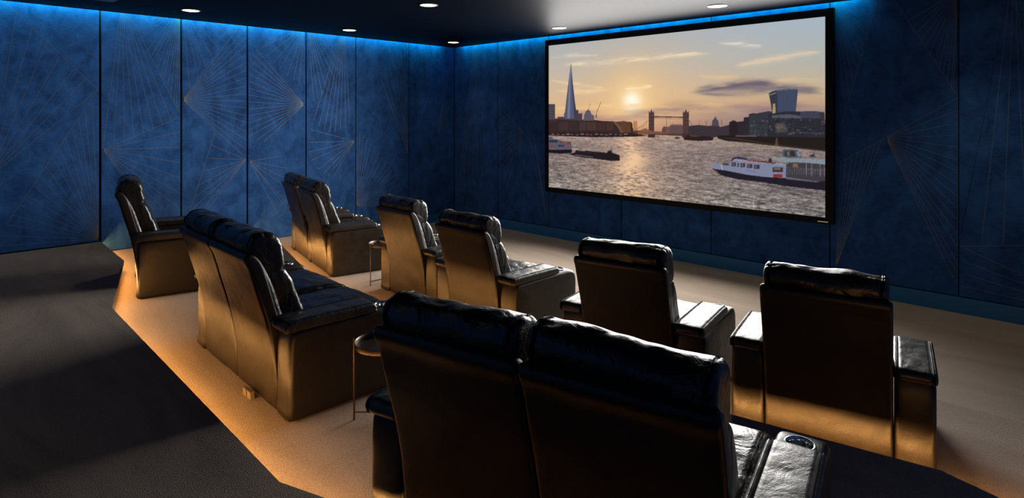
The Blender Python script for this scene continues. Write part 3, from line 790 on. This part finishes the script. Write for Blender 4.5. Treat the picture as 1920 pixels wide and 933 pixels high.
def arm_mesh(cup):
    bm = bmesh.new()
    loft(bm, ARM, 0.094, nprof=96, nx=8, endr=0.024, amp=0.004, nscale=5, bulge=0.006)
    me = bpy.data.meshes.new('arm'); bmesh.ops.recalc_face_normals(bm, faces=bm.faces); bm.to_mesh(me); bm.free()
    me.materials.append(M_LEATHER_SMOOTH)
    o = bpy.data.objects.new('arm_tmp', me); COL.objects.link(o)
    if cup:
        bm = bmesh.new(); add_lathe(bm, [(0.0, 0.43), (0.047, 0.43), (0.047, 0.56), (0.0, 0.56)], 0.0, 0.655, 32)
        bmesh.ops.recalc_face_normals(bm, faces=bm.faces)
        cm = bpy.data.meshes.new('cut'); bm.to_mesh(cm); bm.free()
        co = bpy.data.objects.new('cut_tmp', cm); COL.objects.link(co)
        md = o.modifiers.new('b', 'BOOLEAN'); md.operation = 'DIFFERENCE'; md.object = co; md.solver = 'EXACT'
        dg = bpy.context.evaluated_depsgraph_get()
        me2 = bpy.data.meshes.new_from_object(o.evaluated_get(dg))
        bpy.data.objects.remove(co); bpy.data.objects.remove(o)
        me = me2
    else:
        bpy.data.objects.remove(o)
    for p in me.polygons: p.use_smooth = True
    me.set_sharp_from_angle(angle=R(50))
    return me

def shared(fn):
    cache = {}
    def get(*a):
        if a not in cache: cache[a] = fn(*a)
        return cache[a]
    return get

def mesh_of(bm, mats, sharp=50):
    me = bpy.data.meshes.new('m'); bmesh.ops.recalc_face_normals(bm, faces=bm.faces); bm.to_mesh(me); bm.free()
    for m in mats: me.materials.append(m)
    for p in me.polygons: p.use_smooth = True
    me.set_sharp_from_angle(angle=R(sharp))
    return me

ARM_ME = {True: arm_mesh(True), False: arm_mesh(False)}
def pad_mesh():
    bm = bmesh.new(); loft(bm, PAD, 0.100, nprof=110, nx=10, endr=0.016, seam=0.020, amp=0.0035, nscale=9, bulge=0.003)
    return mesh_of(bm, [M_LEATHER_PAD])
PAD_ME = pad_mesh()
def cup_mesh():
    bm = bmesh.new()
    add_lathe(bm, [(0.0, 0.445), (0.040, 0.445), (0.043, 0.450), (0.044, 0.515), (0.046, 0.527), (0.050, 0.530), (0.0545, 0.529), (0.057, 0.524), (0.054, 0.520), (0.046, 0.518), (0.0455, 0.47), (0.0455, 0.44), (0.0, 0.44)], 0.0, 0.655, 40)
    return mesh_of(bm, [M_CHROME], 70)
CUP_ME = cup_mesh()

def put(name, me, parent, loc=(0, 0, 0)):
    me.name = name if me.name in ('m', 'arm', 'Mesh') else me.name
    o = bpy.data.objects.new(name, me); COL.objects.link(o); o.parent = parent; o.location = loc
    return o

def backrest(parent, x, seed):
    HB = 0.322
    bm = bmesh.new(); loft(bm, SHELL, HB, nprof=120, nx=18, endr=0.020, amp=0.004, nscale=2.6, seed=seed)
    sh = put('backrest', mesh_of(bm, [M_LEATHER_SMOOTH]), parent, (x, 0, 0))
    for s in (-1, 1):
        bm = bmesh.new(); loft(bm, BOLST, 0.050, nprof=56, nx=6, endr=0.035, amp=0.006, nscale=7, seed=seed+s, x0=s*0.268)
        put('side_bolster', mesh_of(bm, [M_LEATHER]), sh)
    bm = bmesh.new(); loft(bm, HEAD, 0.306, nprof=96, nx=44, endr=0.026, seam=0.032, amp=0.012, nscale=6, fold=0.008, seed=seed+3, bulge=0.002)
    put('headrest', mesh_of(bm, [M_LEATHER]), sh)
    bm = bmesh.new(); loft(bm, LUMB, 0.304, nprof=96, nx=36, endr=0.026, seam=0.032, amp=0.010, nscale=6, fold=0.006, seed=seed+5, bulge=0.004)
    put('lumbar_cushion', mesh_of(bm, [M_LEATHER]), sh)

def seat(parent, x, seed, w=0.318):
    bm = bmesh.new(); loft(bm, SEAT, w, nprof=96, nx=30, endr=0.04, seam=0.045, amp=0.010, nscale=5, fold=0.006, seed=seed, bulge=0.012)
    put('seat', mesh_of(bm, [M_LEATHER]), parent, (x, 0, 0))
    bm = bmesh.new(); loft(bm, FOOT, w, nprof=56, nx=16, endr=0.03, seam=0.035, amp=0.006, nscale=5, seed=seed+1)
    put('footrest', mesh_of(bm, [M_LEATHER]), parent, (x, 0, 0))
    bm = bmesh.new(); loft(bm, BASE, w, nprof=56, nx=8, endr=0.02)
    put('base', mesh_of(bm, [M_LEATHER_SMOOTH]), parent, (x, 0, 0))

def recliner(name, label, cat, group, x, y, z, deg, layout, zs=1.0, cups=None, pads=None, sx=1.0):
    """layout: string of a (arm) and s (seat), left to right as seen from behind"""
    t = tag(empty(name, (x, y, z), -R(deg)), label, cat, group)
    W = {'a': 0.190, 's': 0.648}
    tot = sum(W[c] for c in layout); px = -tot/2; ai = 0; si = 0
    for c in layout:
        cx = px + W[c]/2
        if c == 'a':
            cup = cups[ai] if cups else True
            arm = put('arm', ARM_ME[cup], t, (cx, 0, 0))
            pd = put('arm_pad', PAD_ME, arm)
            if cup:
                h = put('cup_holder', CUP_ME, arm); h['label'] = 'chrome ring and cup'
            ai += 1
        else:
            sd = x*1.7+y*0.9+si*2.2
            backrest(t, cx, sd); seat(t, cx, sd)
            si += 1
        px += W[c]
    t.scale = (sx, 1, zs)
    return t

G2, G1 = 'two-seat recliners', 'single recliners'
recliner('two_seat_recliner', 'black leather two-seat recliner in the front row beside the left wall, three arms', 'recliner', G2, 1.80, -4.00, LV[1]+.001, 12, 'asasa', 1.04)
recliner('recliner', 'black leather recliner in the front row directly behind the small side table, blue wall beyond', 'recliner', G1, 4.00, -4.05, LV[1]+.001, 2, 'asa', 1.0)
recliner('recliner', 'black leather recliner in the front row, third from the right', 'recliner', G1, 5.24, -4.24, LV[1]+.001, 0, 'asa')
recliner('recliner', 'black leather recliner in the front row, second from the right, beneath the screen', 'recliner', G1, 6.88, -4.32, LV[1]+.001, -10, 'asa')
recliner('recliner', 'black leather recliner at the right end of the front row', 'recliner', G1, 8.06, -4.12, LV[1]+.001, -11.5, 'asa', 1.0, (True, False))
recliner('recliner', 'black leather recliner at the left end of the rear row, seen side-on against blue wall', 'recliner', G1, 2.12, -6.05, LV[2]+.001, 13, 'asa', 1.06)
recliner('two_seat_recliner', 'black leather two-seat recliner in the rear row, amber light down its back', 'recliner', G2, 5.03, -6.18, LV[2]+.001, 2, 'assa')
recliner('two_seat_recliner', 'nearest two-seat black leather recliner, its dark back cut off by the picture bottom', 'recliner', G2, 7.76, -6.20, LV[2]+.001, -12, 'assa')

# the right headrest of the nearest seat has slumped a little towards its outer end
near = [o for o in COL.objects if o.name.startswith('two_seat_recliner') and o.location.x > 7][0]
hr = sorted([h for b in near.children if b.name.startswith('backrest') for h in b.children if h.name.startswith('headrest')], key=lambda h: h.parent.location.x)[-1]
hr.rotation_euler = (0, R(2.6), 0); hr.location = (-0.047, 0, 0.004)

# plugs lying behind the rear middle two-seat recliner
bm = bmesh.new()
add_box(bm, 5.28, 5.33, -6.246, -6.216, LV[2]+.0, LV[2]+0.045, bevel=0.006)
add_box(bm, 5.345, 5.395, -6.246, -6.216, LV[2]+.0, LV[2]+0.045, bevel=0.006)
tag(link('power_connector', bm, M_PLUG), 'pair of small beige power connectors on the carpet behind the rear two-seat recliner', 'connector')

# ------------------------------------------------------------------ side tables
def side_table(x, y, z, rz, label):
    t = tag(empty('side_table', (x, y, z), rz), label, 'side table', 'round metal side tables')
    r = 0.16
    bm = bmesh.new()
    add_lathe(bm, [(0, 0.428), (r-0.004, 0.428), (r, 0.432), (r+0.002, 0.458), (r, 0.462), (r-0.003, 0.458), (r-0.006, 0.438), (r-0.02, 0.434), (0, 0.434)], n=56)
    link('tray_top', bm, M_BRONZE, t, smooth=True, sharp=40)
    for k in range(3):
        a = 2*PI*k/3 + PI
        bm = bmesh.new(); add_tube(bm, [((r+0.008)*math.cos(a), (r+0.008)*math.sin(a), 0.0), ((r+0.008)*math.cos(a), (r+0.008)*math.sin(a), 0.475)], 0.0055, 8)
        link('leg', bm, M_BRONZE, t, smooth=True, sharp=40)
    bm = bmesh.new()
    for k in range(3):
        a = 2*PI*k/3 + PI
        add_tube(bm, [(0, 0, 0.045), ((r+0.006)*math.cos(a), (r+0.006)*math.sin(a), 0.045)], 0.0045, 8)
    link('cross_brace', bm, M_BRONZE, t, smooth=True, sharp=40)
side_table(3.309, -3.882, LV[1]+.0005, R(90), 'small round dark metal side table in the front row, right of the three-arm recliner')
side_table(6.19, -5.808, LV[2]+.0005, R(45), 'small round dark metal side table in the rear row, half hidden by the nearest recliner')

# ------------------------------------------------------------------ camera
cd = bpy.data.cameras.new('camera'); cd.sensor_width = 36.0; cd.sensor_fit = 'HORIZONTAL'
cd.lens = 36.0*1124.0/1920.0
cd.shift_y = -(466.5-215.0)/1920.0
cd.clip_start = 0.02
cam = bpy.data.objects.new('camera', cd); COL.objects.link(cam)
cam.location = (9.144, -7.783, 2.08)
cam.rotation_euler = (PI/2, 0, math.atan2(0.696, 0.718))
SC.camera = cam
